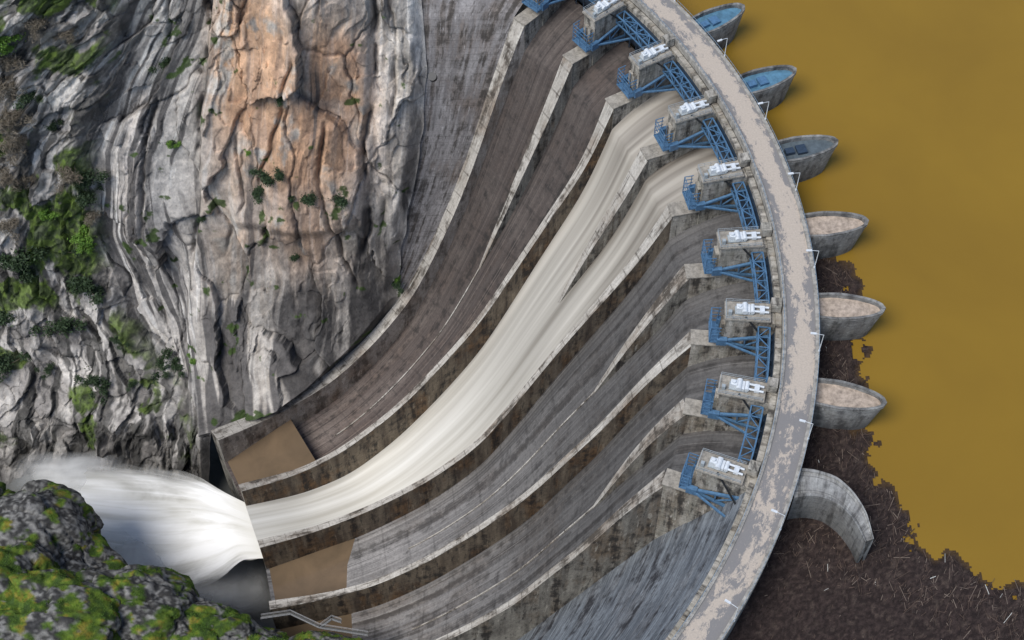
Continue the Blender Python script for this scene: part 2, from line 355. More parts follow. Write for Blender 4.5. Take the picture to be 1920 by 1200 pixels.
# ---------- piers, winches, gates
for k in range(9):
    a=PH[k]; mb=MB(); zb=-142 if k==8 else -60
    mb.pbox(118.4,124.8,a,3.5,zb,-12.0)
    mb.pbox(124.8,133.6,a,4.0,zb,-1.4)
    mb.pbox(133.6,143.3,a,3.8,zb,-2.2)
    mb.pbox(124.3,133.9,a,4.6,-1.4,-.9,1)
    mb.pbox(118.2,125.0,a,3.9,-12.0,-11.7,1)
    mb.pbox(124.0,124.8,a,2.4,-8.5,-4.5)
    mb.pbox(133.9,136.0,a,2.2,-1.4,.9,0,off=1.6)
    mb.build('pier',[M_pier,M_pad],dam)
    mb=MB(); z=-.9
    def q(R,off,zz): 
        t=math.radians(a); return (C[0]+R*math.cos(t)-off*math.sin(t),C[1]+R*math.sin(t)+off*math.cos(t),zz)
    mb.pbox(126.4,130.2,a,2.0,z+.12,z+.35,1)
    mb.pbox(126.6,128.0,a,1.3,z+.35,z+1.7); mb.pbox(128.7,129.5,a,2.0,z+.35,z+1.2,0)
    mb.cyl(q(128.4,-1.2,z+1.1),q(128.4,1.2,z+1.1),.6,14); mb.cyl(q(130.0,-1.0,z+1.0),q(130.0,1.0,z+1.0),.45,14)
    mb.cyl(q(129.8,.6,z+1.1),q(133.4,.6,z+.9),.24,10); mb.cyl(q(129.8,-.6,z+1.1),q(133.4,-.6,z+.9),.24,10)
    mb.pbox(131.5,132.5,a,1.5,z+.3,z+1.3); mb.cyl(q(127.2,0,z+1.7),q(127.2,0,z+2.1),.4,10)
    mb.pbox(125.0,125.7,a,.7,z,z+1.3,1,off=-1.0)
    for R in np.linspace(124.5,133.4,7):
        for o in (-2.2,2.2): mb.beam(q(R,o,z),q(R,o,z+1.1),.07,m=1)
    for o in (-2.2,2.2):
        for h in (.55,1.1): mb.beam(q(124.5,o,z+h),q(133.4,o,z+h),.07,m=1)
    for h in (.55,1.1): mb.beam(q(124.5,-2.2,z+h),q(124.5,2.2,z+h),.07,m=1)
    mb.build('gate_winch',[M_white,M_rail])
    mb=MB()
    for o in (-2.6,2.6,):
        for (r0,z0,r1,z1,w) in ((124.4,-8.6,134.2,-6.0,.55),(124.4,-8.9,134.4,-11.6,.55),(134.2,-6,134.4,-11.6,.4),(129.3,-7.3,129.4,-10.2,.3),(129.3,-10.2,134.2,-6.4,.28)):
            mb.beam(q(r0,o,z0),q(r1,o,z1),w)
        mb.beam(q(124.4,o,-8.8),q(134.3,o*2.6,-8.8),.4)
        mb.pbox(123.4,125.6,a,1.0,-9.8,-7.8,0,off=o)
    for R in (121.9,123.6):
        for o in (-2.6,0,2.6): mb.beam(q(R,o,-9.2),q(R,o,-4.0),.16)
    for zz in (-9.2,-7.9,-6.5,-5.2,-4.0):
        mb.beam(q(121.9,-2.6,zz),q(121.9,2.6,zz),.14)
        for o in (-2.6,2.6): mb.beam(q(121.9,o,zz),q(124,o,zz),.14)
    mb.pbox(121.8,124.0,a,5.4,-9.5,-9.3)
    for o in (-1,1): mb.beam(q(128.6,o*1.6,-.6),q(134.3,o*4.2,-7.0),.3,m=1)
    mb.build('gate_arm_frame',[M_blue,M_black])
for k in range(8):
    a0,a1=PH[k]-.95,PH[k+1]+.95; n=7; mb=MB()
    an=np.linspace(a0,a1,n)
    ch=[(131.6,-3.2),(134.0,-3.2),(131.6,-5.6),(134.0,-5.6)]
    for i in range(n-1):
        for R,zz in ch: mb.beam(pol(R,an[i],zz),pol(R,an[i+1],zz),.3)
        for R in (131.6,134.0):
            mb.beam(pol(R,an[i],-3.2 if i%2 else -5.6),pol(R,an[i+1],-5.6 if i%2 else -3.2),.2)
        mb.beam(pol(131.6 if i%2 else 134,an[i],-3.2),pol(134 if i%2 else 131.6,an[i+1],-3.2),.2)
    for i in range(n):
        mb.beam(pol(131.6,an[i],-3.2),pol(134,an[i],-3.2),.2)
        mb.beam(pol(131.6,an[i],-3.2),pol(131.6,an[i],-5.6),.2)
    mb.build('gate_truss',[M_blue])
    opn=k in (2,3)
    zs=np.linspace(-3.5,-13.9,10) if not opn else np.linspace(-3.5,-11.0,8)
    V=np.stack([pol(135.6-1.6*math.sin((z_+3.5)/-10.4*math.pi),np.linspace(a0-.1,a1+.1,9),z_) for z_ in zs])
    grid('radial_gate',V,M_dsteel)
    mb=MB()
    for i in range(1,n-1): mb.beam(pol(134.4,an[i],-4),pol(134.2,an[i],-11 if opn else -13.5),.3)
    mb.build('gate_ribs',[M_dsteel],dam)
# ---------- crest road and dam body
an=np.radians(np.linspace(-75,75,400)); AD=np.degrees(an)
def ring(name,prof,mat,parent=None,smooth=False):
    V=np.stack([pol(R,AD,z) for R,z in prof],1)
    acc=np.r_[0,np.cumsum([math.hypot(prof[i+1][0]-prof[i][0],prof[i+1][1]-prof[i][1]) for i in range(len(prof)-1)])]
    UV=np.stack(np.broadcast_arrays((an*140)[:,None],acc[None]),-1)
    return grid(name,V,mat,UV,parent=parent,smooth=smooth)
ring('road',[(137.0,0.0),(143.0,0.0)],M_road)
M_kerb=flat('kerb_concrete',(.40,.38,.34),.85,.65,0,.7)
ring('kerb',[(137.0,-.3),(137.0,.25),(136.3,.25),(136.3,-1.6),(137.5,-1.6)],M_kerb,dam)
ring('kerb',[(143.0,-.3),(143.0,.25),(143.8,.25),(143.8,-1.8),(142.5,-1.8)],M_kerb,dam)
ring('deck_soffit',[(136.4,-1.55),(143.7,-1.55)],M_pier,dam)
ring('downstream_ledge',[(136.25,-1.7),(135.0,-1.7),(135.0,-3.2),(136.0,-3.2)],M_pier,dam)
ring('upstream_face',[(143.2,-1.7),(143.2,-60)],M_hull,dam)
mb=MB()
for R in (136.45,143.65):
    aa=np.linspace(-60,70,260)
    for i in range(259):
        mb.beam(pol(R,aa[i],1.2),pol(R,aa[i+1],1.2),.07)
        mb.beam(pol(R,aa[i],.25),pol(R,aa[i],1.2),.06)
mb.build('guard_railing',[flat('railing_steel',(.22,.30,.38),.5)],None,uv=False)
def damface(name,a0,a1,mat):
    A=np.linspace(a0,a1,60); zs=np.linspace(-1.6,-142,40); t=(zs+1.6)/-140.4
    V=np.stack([pol(136.0-68*t,A,z_) for t,z_ in zip(t,zs)],1)
    UV=np.stack(np.broadcast_arrays((np.radians(A)*130)[:,None],(-zs)[None]),-1)
    grid(name,V,mat,UV,parent=dam)
damface('dam_face',PH[8]-.5,-85,M_dam)
# ---------- abutment concrete
W0=walls[0]; w0w=np.concatenate([W0['a'][None]+W0['d'][None]*(SS*W0['L'])[:,None]+W0['n']*W0N,W0['z'][:,None]],1)
def proj(X):
    X=np.asarray(X,float)-np.array([0,0,H]); s,c=math.sin(PITCH),math.cos(PITCH)
    dep=X[...,1]*c-X[...,2]*s; up=X[...,1]*s+X[...,2]*c
    return np.stack([960+F*X[...,0]/dep,600-F*up/dep],-1)
pw=proj(w0w)
o=np.argsort(pw[:,1]); z540=np.interp(540,pw[o,1],w0w[o,2]); x540=np.interp(540,pw[o,1],pw[o,0])
eY=np.array([-160,0,100,250,400,540]); eX=np.array([770,790,800,792,765,min(742,x540)]); eZ=np.array([12,-6,-20,-43,-68,z540+1])
yy=np.linspace(-160,545,90)
Lx=np.interp(yy,eY,eX);Lz=np.interp(yy,eY,eZ)
ry=np.r_[-160,pw[o,1]]; 
Rx=np.interp(yy,ry,np.r_[1090,pw[o,0]]); Rz=np.interp(yy,ry,np.r_[0,w0w[o,2]])
m=30; t=np.linspace(0,1,m)
PX=(Lx-25)[:,None]*(1-t)+Rx[:,None]*t; PZ=Lz[:,None]*(1-t)+Rz[:,None]*t
V=P(np.stack([PX,np.broadcast_to(yy[:,None],PX.shape)],-1),PZ)
uu=np.r_[0,np.cumsum(np.hypot(*np.diff(V[:,15,:2],axis=0).T)+np.abs(np.diff(V[:,15,2])))]
UV=np.stack(np.broadcast_arrays((t*45)[None],uu[:,None]),-1)
grid('abutment_face',V,M_abut,UV,parent=dam)
hp=P(np.array([812.,145.]),-21); mb=MB(); mb.cyl(hp+[.0,.6,-.8],hp+np.array([-.2,-.3,.7]),1.1,20); mb.build('abutment_hole_plug',[M_black],dam)  # solid black plug; its colour stands for the dark inside of the hole
# ---------- cliff
NR,NC=700,640
py=np.linspace(-170,960,NR)
sel=pw[o,1]>548
bY=np.r_[eY,pw[o,1][sel],860,960]; bX=np.r_[eX,pw[o,0][sel],392,395]; bZ=np.r_[eZ,w0w[o,2][sel]-.5,-125,-143]
xr=np.interp(py,bY,bX)+6*(vn(py*.03,0*py,0,5)-.5); zr=smooth(np.interp(py,bY,bZ),14)
zl=smooth(np.interp(py,[-170,0,300,600,900,960],[42,10,-42,-95,-138,-145]),20)
tt=np.linspace(0,1,NC)
PX=-160*(1-tt)[None]+xr[:,None]*tt[None]; PY=np.broadcast_to(py[:,None],PX.shape)
PZ=zl[:,None]*(1-tt**1.2)+zr[:,None]*tt**1.2
base=P(np.stack([PX,PY],-1),PZ)
edge=sst(0,25,(xr[:,None]-PX))
xc=np.interp(PY,[-170,0,150,300,450,600,750,960],[400,330,250,200,205,255,330,360])
wl=sst(470,270,PX)
wob=fbm(PX*.010,PY*.006,0,3,41)-.5
S=PX-wl*(xc-250)+40*wob; U=S/7.5; Vv=PY/7.5
xg=np.interp(PY,[-170,0,150,300,450,560,650,750,960],[120,200,190,150,170,200,250,350,380])
gm=sst(25,-25,PX-xg+40*(fbm(PX*.02,PY*.02,0,4,9)-.5))
Uw=U+12*(fbm(U*.09,Vv*.07,0,5,2)-.5); Vw=Vv+20*(fbm(U*.07,Vv*.06,3,5,8)-.5)
d1,ed,cx,cy,i1,i2=voro(Uw/13,Vw/27,11)
e1,eg,ex,ey,j1,j2=voro(Uw/5+5+.3*Vw/12,Vw/10+3,23)
f1_,fg,fx_,fy_,m1,m2=voro(Uw/2.1+5-.2*Vw/5,Vw/4.4+3,29)
Ug=U+5*(fbm(U*.15,Vv*.15,0,4,12)-.5)+Vv*.35; Vg=Vv+6*(fbm(U*.12,Vv*.12,3,4,18)-.5)-U*.2
g1,gg,gx,gy,k1,k2=voro(Ug/4.5,Vg/7.5,31)
h1,hg,hx,hy,l1,l2=voro(Ug/1.9+9,Vg/2.6,37)
ridge=1-np.abs(2*fbm(U*.05,Vv*.015,0,3,6)-1)
D=10*(fbm(U*.03,Vv*.018,0,2,1)-.4)+3.0*(ridge-.7)
cw=sst(.42,.60,fbm(U*.07,Vv*.05,4,3,77)); cw2=sst(.48,.62,fbm(U*.1,Vv*.07,8,3,79))
Dm=D+((i1-.5)*4.4+(i2-.5)*9*cx+(i1-.35)*6*cy)+((j1-.5)*1.6+(j2-.5)*3.6*ex+(j1-.5)*3.2*ey)*cw+((m1-.5)*.6+(m2-.5)*1.6*fx_+(m1-.5)*1.4*fy_)*cw2-.7*(1-sst(0,.06,ed))+1.5*(fbm(U*.25,Vv*.16,0,6,15)-.5)
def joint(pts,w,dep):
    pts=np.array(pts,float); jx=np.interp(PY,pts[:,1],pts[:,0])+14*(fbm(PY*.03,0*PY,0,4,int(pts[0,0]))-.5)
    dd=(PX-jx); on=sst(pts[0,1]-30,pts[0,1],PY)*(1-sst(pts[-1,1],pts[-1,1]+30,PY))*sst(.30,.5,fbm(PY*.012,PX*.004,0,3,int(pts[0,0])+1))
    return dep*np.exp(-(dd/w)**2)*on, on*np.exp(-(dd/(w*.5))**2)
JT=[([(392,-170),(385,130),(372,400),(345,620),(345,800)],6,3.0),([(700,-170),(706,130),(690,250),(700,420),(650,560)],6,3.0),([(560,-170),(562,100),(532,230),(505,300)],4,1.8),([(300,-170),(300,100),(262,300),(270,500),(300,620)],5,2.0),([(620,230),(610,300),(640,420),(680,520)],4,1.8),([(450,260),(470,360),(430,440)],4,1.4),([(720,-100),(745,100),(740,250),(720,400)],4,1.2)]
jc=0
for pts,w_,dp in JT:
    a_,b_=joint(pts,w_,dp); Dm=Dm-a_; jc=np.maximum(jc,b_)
stepy=5.0*sst(8,-8,PX-np.interp(PY,[0,130,400,620,800],[390,385,372,345,345]))
Dm=Dm-stepy*(1-sst(700,850,PY))
Dm=Dm-2.5*sst(690,715,PX+8*(fbm(PX*.03,PY*.03,0,3,91)))*sst(560,420,PY)
bulge=9*np.exp(-((PX-560)/190)**2-((PY-420)/420)**2)+3.0*sst(420,395,PY+25*(fbm(PX*.015,PY*0,0,3,92)-.5))*sst(430,460,PX)*sst(700,660,PX)*sst(200,380,PY)
Dg=8*(fbm(U*.07,Vv*.07,0,4,3)-.5)+((k1-.5)*3.2+(k2-.5)*4.4*gx+(k1-.5)*3*gy)+((l1-.5)*1.1+(l2-.5)*1.7*hx)+1.6*(fbm(U*.5,Vv*.5,0,5,19)-.5)-6+2.5*(1-np.abs(2*fbm(U*.12,Vv*.06,2,3,29)-1))
DD=(Dm+bulge)*(1-gm)+Dg*gm
nrm=np.array([-.05,-.84,.54]); 
V=base+nrm*(DD*edge)[...,None]
QY=proj(V)[...,1]
def L3(*c): return np.array(c)
def lerp(a,b,t): return a*(1-t[...,None])+b*t[...,None]
n1=fbm(U*.12,Vv*.12,1,4,51); n2=fbm(U*.5,Vv*.05,2,4,52); n3=fbm(U*1.3,Vv*.06,2,4,53); n4=fbm(U*.05,Vv*.05,7,3,54); n5=fbm(U*.25,Vv*.2,9,6,59); n6=fbm(U*.14,Vv*.035,3,5,58)
col=lerp(L3(.42,.385,.34),L3(.60,.565,.515),sst(.35,.65,n5)); col=np.broadcast_to(col,base.shape).copy()
def G2(x,y,rx,ry): return np.exp(-((PX-x)/rx)**2-((QY-y)/ry)**2)
om=1.6*G2(475,110,80,160)+1.5*G2(635,160,60,130)+1.0*G2(570,290,110,80)+.8*G2(590,450,80,90)+.6*G2(430,450,70,100)+.4*G2(240,360,30,200)
om=np.clip(om*(.35+.65*sst(.30,.55,n1*.3+n5*.3+n2*.15+i1*.25))*sst(.22,.42,n5),0,1)
col=lerp(col,lerp(L3(.62,.38,.225),L3(.47,.265,.145),sst(.4,.6,n4*.4+n5*.6)),om*.85)
slab=sst(430,330,PX)*(1-gm); col=lerp(col,L3(.50,.485,.465),slab*.7)
wh=sst(.58,.68,n3)*(.35+.65*slab)*(1-om*.6); col=lerp(col,L3(.74,.73,.70),wh*.75)
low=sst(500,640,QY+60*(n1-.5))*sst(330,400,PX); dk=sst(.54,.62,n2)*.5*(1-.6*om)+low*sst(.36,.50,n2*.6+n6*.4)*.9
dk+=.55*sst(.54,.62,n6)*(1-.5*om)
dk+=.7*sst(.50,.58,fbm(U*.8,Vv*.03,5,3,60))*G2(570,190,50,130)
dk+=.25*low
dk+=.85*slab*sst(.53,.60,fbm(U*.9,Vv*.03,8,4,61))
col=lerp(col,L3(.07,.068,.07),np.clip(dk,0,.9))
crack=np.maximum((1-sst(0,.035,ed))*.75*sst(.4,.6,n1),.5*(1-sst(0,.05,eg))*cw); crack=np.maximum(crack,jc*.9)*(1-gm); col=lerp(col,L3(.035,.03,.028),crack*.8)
col=col*(.82+.36*i2)[...,None]*(.9+.2*j2)[...,None]
gcol=lerp(L3(.30,.285,.27),L3(.54,.52,.49),sst(.35,.65,n5)); gcol=lerp(gcol,L3(.05,.05,.048),np.clip(sst(.48,.58,fbm(Ug*.5,Vg*.08,2,4,62))*.8+(1-sst(.0,.12,gg))*.6,0,.92))*(.75+.5*k2)[...,None]
gg_=fbm(U*.12,Vv*.12,3,6,70); gfl=sst(.50,.57,gg_+.18*np.exp(-((PX-90)/80)**2-((QY-430)/170)**2)-.07*sst(560,700,QY)+.05*G2(70,60,120,80)-.04*k1)
gcol=lerp(gcol,lerp(L3(.045,.07,.02),L3(.11,.17,.03),sst(.4,.6,fbm(U*.8,Vv*.8,1,3,71))),gfl*.9)
col=lerp(col,gcol,gm)
mv=sst(.72,.76,fbm(U*.25,Vv*.3,6,5,80)+.04*jc+.13*G2(560,390,120,35)+.24*G2(470,790,80,14)+.05*G2(680,460,30,60))*(1-gm)
col=lerp(col,L3(.05,.09,.02),mv*.9)
footdark=sst(800,900,QY); col=lerp(col,col*.3,footdark*.85)  # rock colour gets darker towards the cliff foot
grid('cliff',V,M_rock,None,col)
cliffV=V; prc=proj(cliffV[::3,::3])
# the valley side carries on beyond the promontory
def rockcol(X,gr=.5):
    a_=fbm(X[...,0]*.25,X[...,1]*.25,X[...,2]*.1,5,134); b_=fbm(X[...,0]*.08,X[...,1]*.08,X[...,2]*.08,5,135)
    return lerp(lerp(L3(.12,.115,.11),L3(.46,.44,.41),sst(.38,.62,a_)),L3(.06,.09,.025),sst(gr,gr+.08,b_))
tq=np.linspace(0,1,150)
col0=cliffV[::4,0]; sm=np.stack([smooth(col0[:,i],6) for i in range(3)],1)
EX=sm[:,None]*1.0+np.array([-420.,60.,0.])*tq[None,:,None]; EX=EX*1.0; EX[:,0]=col0
rel=fbm(EX[...,0]*.03,EX[...,1]*.03,EX[...,2]*.03,6,140)-.5; EX=EX+np.array([0,-.8,.5])*(22*rel*sst(0,.12,tq)[None])[...,None]; EX[:,0]=col0
grid('hills',EX[:, ::-1],M_rock,None,rockcol(EX[:, ::-1]))
row0=cliffV[0,::4]; EY=row0[None]+np.array([0,330.,70.])*tq[:,None,None]; EY=EY+np.array([0,0,1.])*(26*(fbm(EY[...,0]*.02,EY[...,1]*.02,0,6,141)-.5)*sst(0,.1,tq)[:,None])[...,None]; EY[0]=row0
grid('hills',EY[::-1],M_rock,None,rockcol(EY[::-1],.46))
def onc(x,y):
    d=(prc[...,0]-x)**2+(prc[...,1]-y)**2; i=np.unravel_index(np.argmin(d),d.shape); return cliffV[::3,::3][i]
# ---------- shrubs
def shrubmesh(name,n,mat,seed,bare=False):
    r=np.random.default_rng(seed); cl=r.normal(0,1,(9,3))*np.array([.75,.75,.45]); vs=[];fs=[];mi=[]
    for c in cl:
        p0=np.array([0,0,-.9]); ax=c-p0; sd=np.cross(ax,[0.3,.1,1.]); sd/=np.linalg.norm(sd); o=len(vs)
        vs+=[p0-sd*.05,p0+sd*.05,c+sd*.015,c-sd*.015]; fs.append((o,o+1,o+2,o+3)); mi.append(1)
    for i in range(n):
        c=cl[r.integers(9)]+r.normal(0,.30,3); a=r.normal(0,1,3);a/=np.linalg.norm(a);b=np.cross(a,r.normal(0,1,3));b/=np.linalg.norm(b); s=r.uniform(.07,.17)
        o=len(vs)
        if bare: s*=2.2; vs+=[c-a*s,c+b*s*.10,c+a*s,c-b*s*.10]
        else: vs+=[c-a*s*1.4,c+b*s*.6,c+a*s*1.4,c-b*s*.6]
        fs.append((o,o+1,o+2,o+3)); mi.append(0)
    me=bpy.data.meshes.new(name);me.from_pydata([tuple(v) for v in vs],[],fs);me.materials.append(mat);me.materials.append(M_dry)
    me.polygons.foreach_set('material_index',mi)
    return me
SH=[shrubmesh('shrub',1500,M_leaf,s) for s in (1,2,3)]; SB=[shrubmesh('shrub_bright',1500,M_leaf2,s) for s in (4,5)]; SD=[shrubmesh('shrub_bare',1100,M_dry,s,True) for s in (6,7)]
def shrub(x,y,s,kind=0,fl=.8):
    p=onc(x,y)
    o=bpy.data.objects.new('shrub',random.choice((SH,SB,SD)[kind])); o.location=(p[0],p[1]-s*.3,p[2]+s*.3)
    o.scale=(s*random.uniform(.85,1.2),s*random.uniform(.85,1.2),s*fl); o.rotation_euler=(0,0,random.uniform(0,6)); link(o)
for x,y,s in [(320,272,1.2),(505,335,1.8),(525,330,1.5),(485,358,1.6),(580,375,1.9),(640,378,1.6),(310,120,1.5),(555,480,1.1),(310,668,2.4),(330,680,1.6),(160,530,3.0),(180,545,2.2),(120,610,2.8),(25,490,3.2),(40,515,2.2),(8,590,2.6),(5,680,2.6),(180,712,2.2),(195,725,1.6),(740,530,1.4),(150,335,2.6),(160,370,2.2),(60,180,1.8),(150,470,1.6),(95,240,1.4),(380,410,1.1),(528,185,1.0),(220,640,1.2),(95,690,1.3),(250,720,1.1)]:
    shrub(x,y,s)
for x,y,s in [(155,440,2.2),(322,268,1.0),(160,460,1.5),(12,70,2.0),(360,675,.9),(465,285,.8),(60,480,1.3),(90,400,1.5),(740,525,.9),(10,90,1.3)]: shrub(x,y,s,1)
for x,y,s in [(20,160,3.2),(40,210,2.6),(15,320,2.8),(30,260,3.0),(130,320,2.6),(170,400,2.2),(10,420,2.4),(60,40,2.2),(130,60,1.8),(15,110,2.6),(8,220,3),(45,340,2.0)]: shrub(x,y,s,2)
# ---------- reservoir, debris
WZ=-10.5
A=np.radians(np.linspace(-100,110,90)); Rr=np.array([142.5,160,200,300,600,2500])
V=np.stack([pol(r_,np.degrees(A),WZ) for r_ in Rr],1); grid('reservoir_water',V,M_res)
bp=np.array([(1480,470),(1560,478),(1590,495),(1606,548),(1600,630),(1632,652),(1642,690),(1612,715),(1600,790),(1625,815),(1652,885),(1682,960),(1765,1042),(1850,1078),(1925,1098),(2250,1160),(2300,1500),(1100,1500),(1250,1200),(1440,850)],float)
bw=P(bp,WZ)[:,:2]
gx_=np.arange(20,190,.42); gy_=np.arange(30,215,.42)
GX,GY=np.meshgrid(gx_,gy_,indexing='ij')
wx=GX+9*(fbm(GX*.16,GY*.16,0,6,4)-.5); wy=GY+9*(fbm(GX*.16,GY*.16,5,6,5)-.5)
ins=np.zeros(GX.shape,bool); nb=len(bw)
dist=np.full(GX.shape,1e9)
for i in range(nb):
    x1,y1=bw[i];x2,y2=bw[(i+1)%nb]
    c_=((y1>wy)!=(y2>wy))&(wx<(x2-x1)*(wy-y1)/(y2-y1+1e-9)+x1); ins^=c_
    t_=np.clip(((wx-x1)*(x2-x1)+(wy-y1)*(y2-y1))/((x2-x1)**2+(y2-y1)**2),0,1); dist=np.minimum(dist,np.hypot(wx-x1-t_*(x2-x1),wy-y1-t_*(y2-y1)))
rr_=np.hypot(GX-C[0],GY-C[1]); ins&=rr_>142.6
hole=(fbm(GX*.3,GY*.3,2,4,44)>.66)&(dist<4); ins&=~hole
zn=fbm(GX*.5,GY*.5,0,5,8); fn=fbm(GX*2.2,GY*2.2,0,3,9)
X=np.stack([GX,GY,WZ+.03+sst(0,2.5,dist)*(.1+.5*np.clip(zn-.3,0,1)+.15*fn)],-1)
co=lerp(L3(.022,.016,.015),L3(.043,.031,.028),sst(.4,.65,fn)); co=lerp(co,L3(.11,.085,.07),sst(.62,.72,fbm(GX*1.2,GY*1.2,4,5,18))*.35)
co=lerp(co,L3(.09,.055,.02),(1-sst(0,1.5,dist))*.5)
m,nt,b=newmat('floating_debris');k=N(nt);ac=k.n('ShaderNodeVertexColor');ac.layer_name='Col'
f=k.noise(k.coord('Pos',(4,4,4)),1,6,.8); k.l(k.mix(1.,ac.outputs[0],k.mix(k.ramp(f,.35,.7),(.5,.5,.5),(1.7,1.65,1.6)),'MULTIPLY'),b.inputs['Base Color']); b.inputs['Roughness'].default_value=.9;b.inputs['Specular IOR Level'].default_value=.15;k.bump(f,b,.6,.2)
M_debris=m
grid('floating_debris',X,M_debris,None,co,mask=ins)
mb=MB(); cand=np.argwhere(ins&(dist>.8)); cnt=0
while cnt<3000:
    i_,j_=cand[rng.integers(len(cand))]; x_,y_=GX[i_,j_],GY[i_,j_]; a_=math.atan2(y_-C[1],x_-C[0]); r_=math.hypot(x_-C[0],y_-C[1])
    dens=1 if (math.degrees(a_)>-25 ) else .12
    if rng.uniform()>dens: continue
    cnt+=1; th=rng.normal(a_+1.57,.55); l=min(rng.exponential(.5)+.2,2.4)*(1 if dens==1 else .5)
    dd=np.array([math.cos(th),math.sin(th),rng.normal(0,.05)])*l; p=np.array([x_,y_,WZ+.35]); mb.beam(p-dd,p+dd,rng.uniform(.05,.12),m=int(rng.choice(4,p=[.45,.12,.42,.01])))
mb.build('driftwood',[flat('driftwood_brown',(.09,.06,.045),.9),flat('driftwood_grey',(.18,.14,.11),.9),flat('driftwood_dark',(.04,.028,.024),.9),flat('litter_pale',(.6,.6,.55),.7)],None,uv=False)
# ---------- pier noses
def nose(k):
    a=math.radians(PH[k]+1.15); d=np.array([math.cos(a),math.sin(a)]);t=np.array([-d[1],d[0]])
    s=np.linspace(0,1,26); R=143.2+14.8*s; hw=3.45*np.minimum(1,.84+.45*s)*np.sqrt(np.clip(1-s**2.3,0,1))
    hw=np.where(s>.97,hw*.8,hw)
    out=[(r_,h_) for r_,h_ in zip(R,hw)]+[(r_,-h_) for r_,h_ in zip(R[::-1][1:],hw[::-1][1:])]
    out=np.array(out)
    def rg(sc,z,shr=1.,):
        q_=out.copy(); q_[:,0]=143.2+(q_[:,0]-143.2)*shr; q_[:,1]*=sc
        return np.concatenate([C+d*q_[:,:1]+t*q_[:,1:],np.full((len(q_),1),z)],1)
    inn=rg(.88,-1.2,.955)
    rings=[rg(.80,-16,.80),rg(.92,-9,.90),rg(1.0,-2.0,1.0),rg(1.05,-2.0,1.012),rg(1.05,-1.2,1.012),inn]
    inn2=inn.copy();inn2[:,2]=-2.6
    V=np.stack(rings+[inn2],0)
    per=np.r_[0,np.cumsum(np.hypot(*np.diff(out,axis=0).T))]+k*37; vv=[14,7,.3,.2,0,0,0]
    UV=np.stack(np.broadcast_arrays(per[None],np.array(vv)[:,None]),-1)
    e=empty('pier_nose')
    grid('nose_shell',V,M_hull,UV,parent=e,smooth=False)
    n2=len(s); top=np.stack([inn2[:n2],inn2[n2-1:][::-1]],1); top[...,2]=-2.5
    ff=np.linspace(0,1,8)[None,:,None]; FV=top[:,0:1]*(1-ff)+top[:,1:2]*ff; FV[...,2]+=.25*fbm(FV[...,0],FV[...,1],0,3,2)
    grid('nose_fill',FV,M_bluefl if k<4 else (M_darkfl if k==4 else M_sand),parent=e)
    if k<5:
        mb=MB(); mb.pbox(145.5,147.5,PH[k]+1.15,1.6,-2.4,-1.5); mb.pbox(148.2,150.4,PH[k]+1.15,2.4,-2.4,-1.7)
        mb.build('nose_equipment',[M_blue if k<4 else M_dsteel],e)
for k in range(0,8): nose(k)
# curved intake wing wall
po=np.array([(1490,878),(1530,882),(1570,895),(1602,925),(1625,962),(1638,1012)],float); pi_=np.array([(1488,935),(1525,930),(1560,940),(1588,962),(1607,988),(1622,1018)],float)
s=np.linspace(0,1,40);s0=np.linspace(0,1,6)
def cat(p): return np.stack([smooth(np.interp(s,s0,p[:,0]),3),smooth(np.interp(s,s0,p[:,1]),3)],1)
po=P(cat(po),-1.2);pi_=P(cat(pi_),-1.2)
lo=po.copy();lo[:,2]=-14;li=pi_.copy();li[:,2]=-14
rim=lambda a_,b_,f_:a_*(1-f_)+b_*f_
up=np.array([0,0,.45])
prof=[lo,po+up,rim(po,pi_,.10)+up,rim(po,pi_,.10),rim(po,pi_,.90),rim(po,pi_,.90)+up,pi_+up,pi_-[0,0,2.2],li]
V=np.stack(prof,1); UV=np.stack(np.broadcast_arrays((s*30)[:,None],np.array([13,0,.5,1,3,4,4.5,6.5,13])[None]),-1)
grid('intake_wing_wall',V,M_hull,UV,parent=dam,smooth=False)
grid('wing_wall_end',V[-1][[0,1,6,8]].reshape(2,2,3),M_hull,np.array([[(0,12),(0,0)],[(3,0),(3,12)]])[:, :],parent=dam,smooth=False)
# ---------- street lamps
def lamp(a,R=143.7,hgt=6):
    t=math.radians(a); u=np.array([math.cos(t),math.sin(t),0]); p=pol(R,a,.2); mb=MB()
    mb.cyl(p,p+[0,0,hgt],.11,8,0,.07); top=p+np.array([0,0,hgt]); mb.cyl(top,top-u*1.8+[0,0,.25],.06,6)
    h=top-u*1.8+np.array([0,0,.2]); mb.beam(h+u*.3,h-u*.9,.45,.2); mb.cyl(p,p+[0,0,.5],.2,8)
    mb.build('street_lamp',[M_white],None,uv=False)
for k in range(-1,12): lamp(46.6-8.45*k+4.6)
# ---------- river, jet
grid('river_water',np.array([[(-1200,-300,-140.),(140,-300,-140.)],[(-1200,420,-140.),(140,420,-140.)]]),M_river)
j0=proj(GB[-1,0]);j1_=proj(GB[-1,-1])
te=np.array([tuple(j0),(420,928),(365,903),(285,886),(185,878),(50,880)],float); be=np.array([tuple(j1_),(452,1042),(405,1072),(340,1100),(240,1100),(150,1060)],float)
tz=np.array([GB[-1,0,2],-115,-118,-122,-129,-137.]);bz=np.array([GB[-1,-1,2],-117,-122,-128,-133,-138.])
s=np.linspace(0,1,90);s0=np.linspace(0,1,6); 
def cc(p,z): return P(np.stack([smooth(np.interp(s,s0,p[:,0]),5),smooth(np.interp(s,s0,p[:,1]),5)],1),smooth(np.interp(s,s0,z),5))
T,B=cc(te,tz),cc(be,bz)
sprd=np.clip(s*3,0,1)
v=np.linspace(-.08,1.08,90)
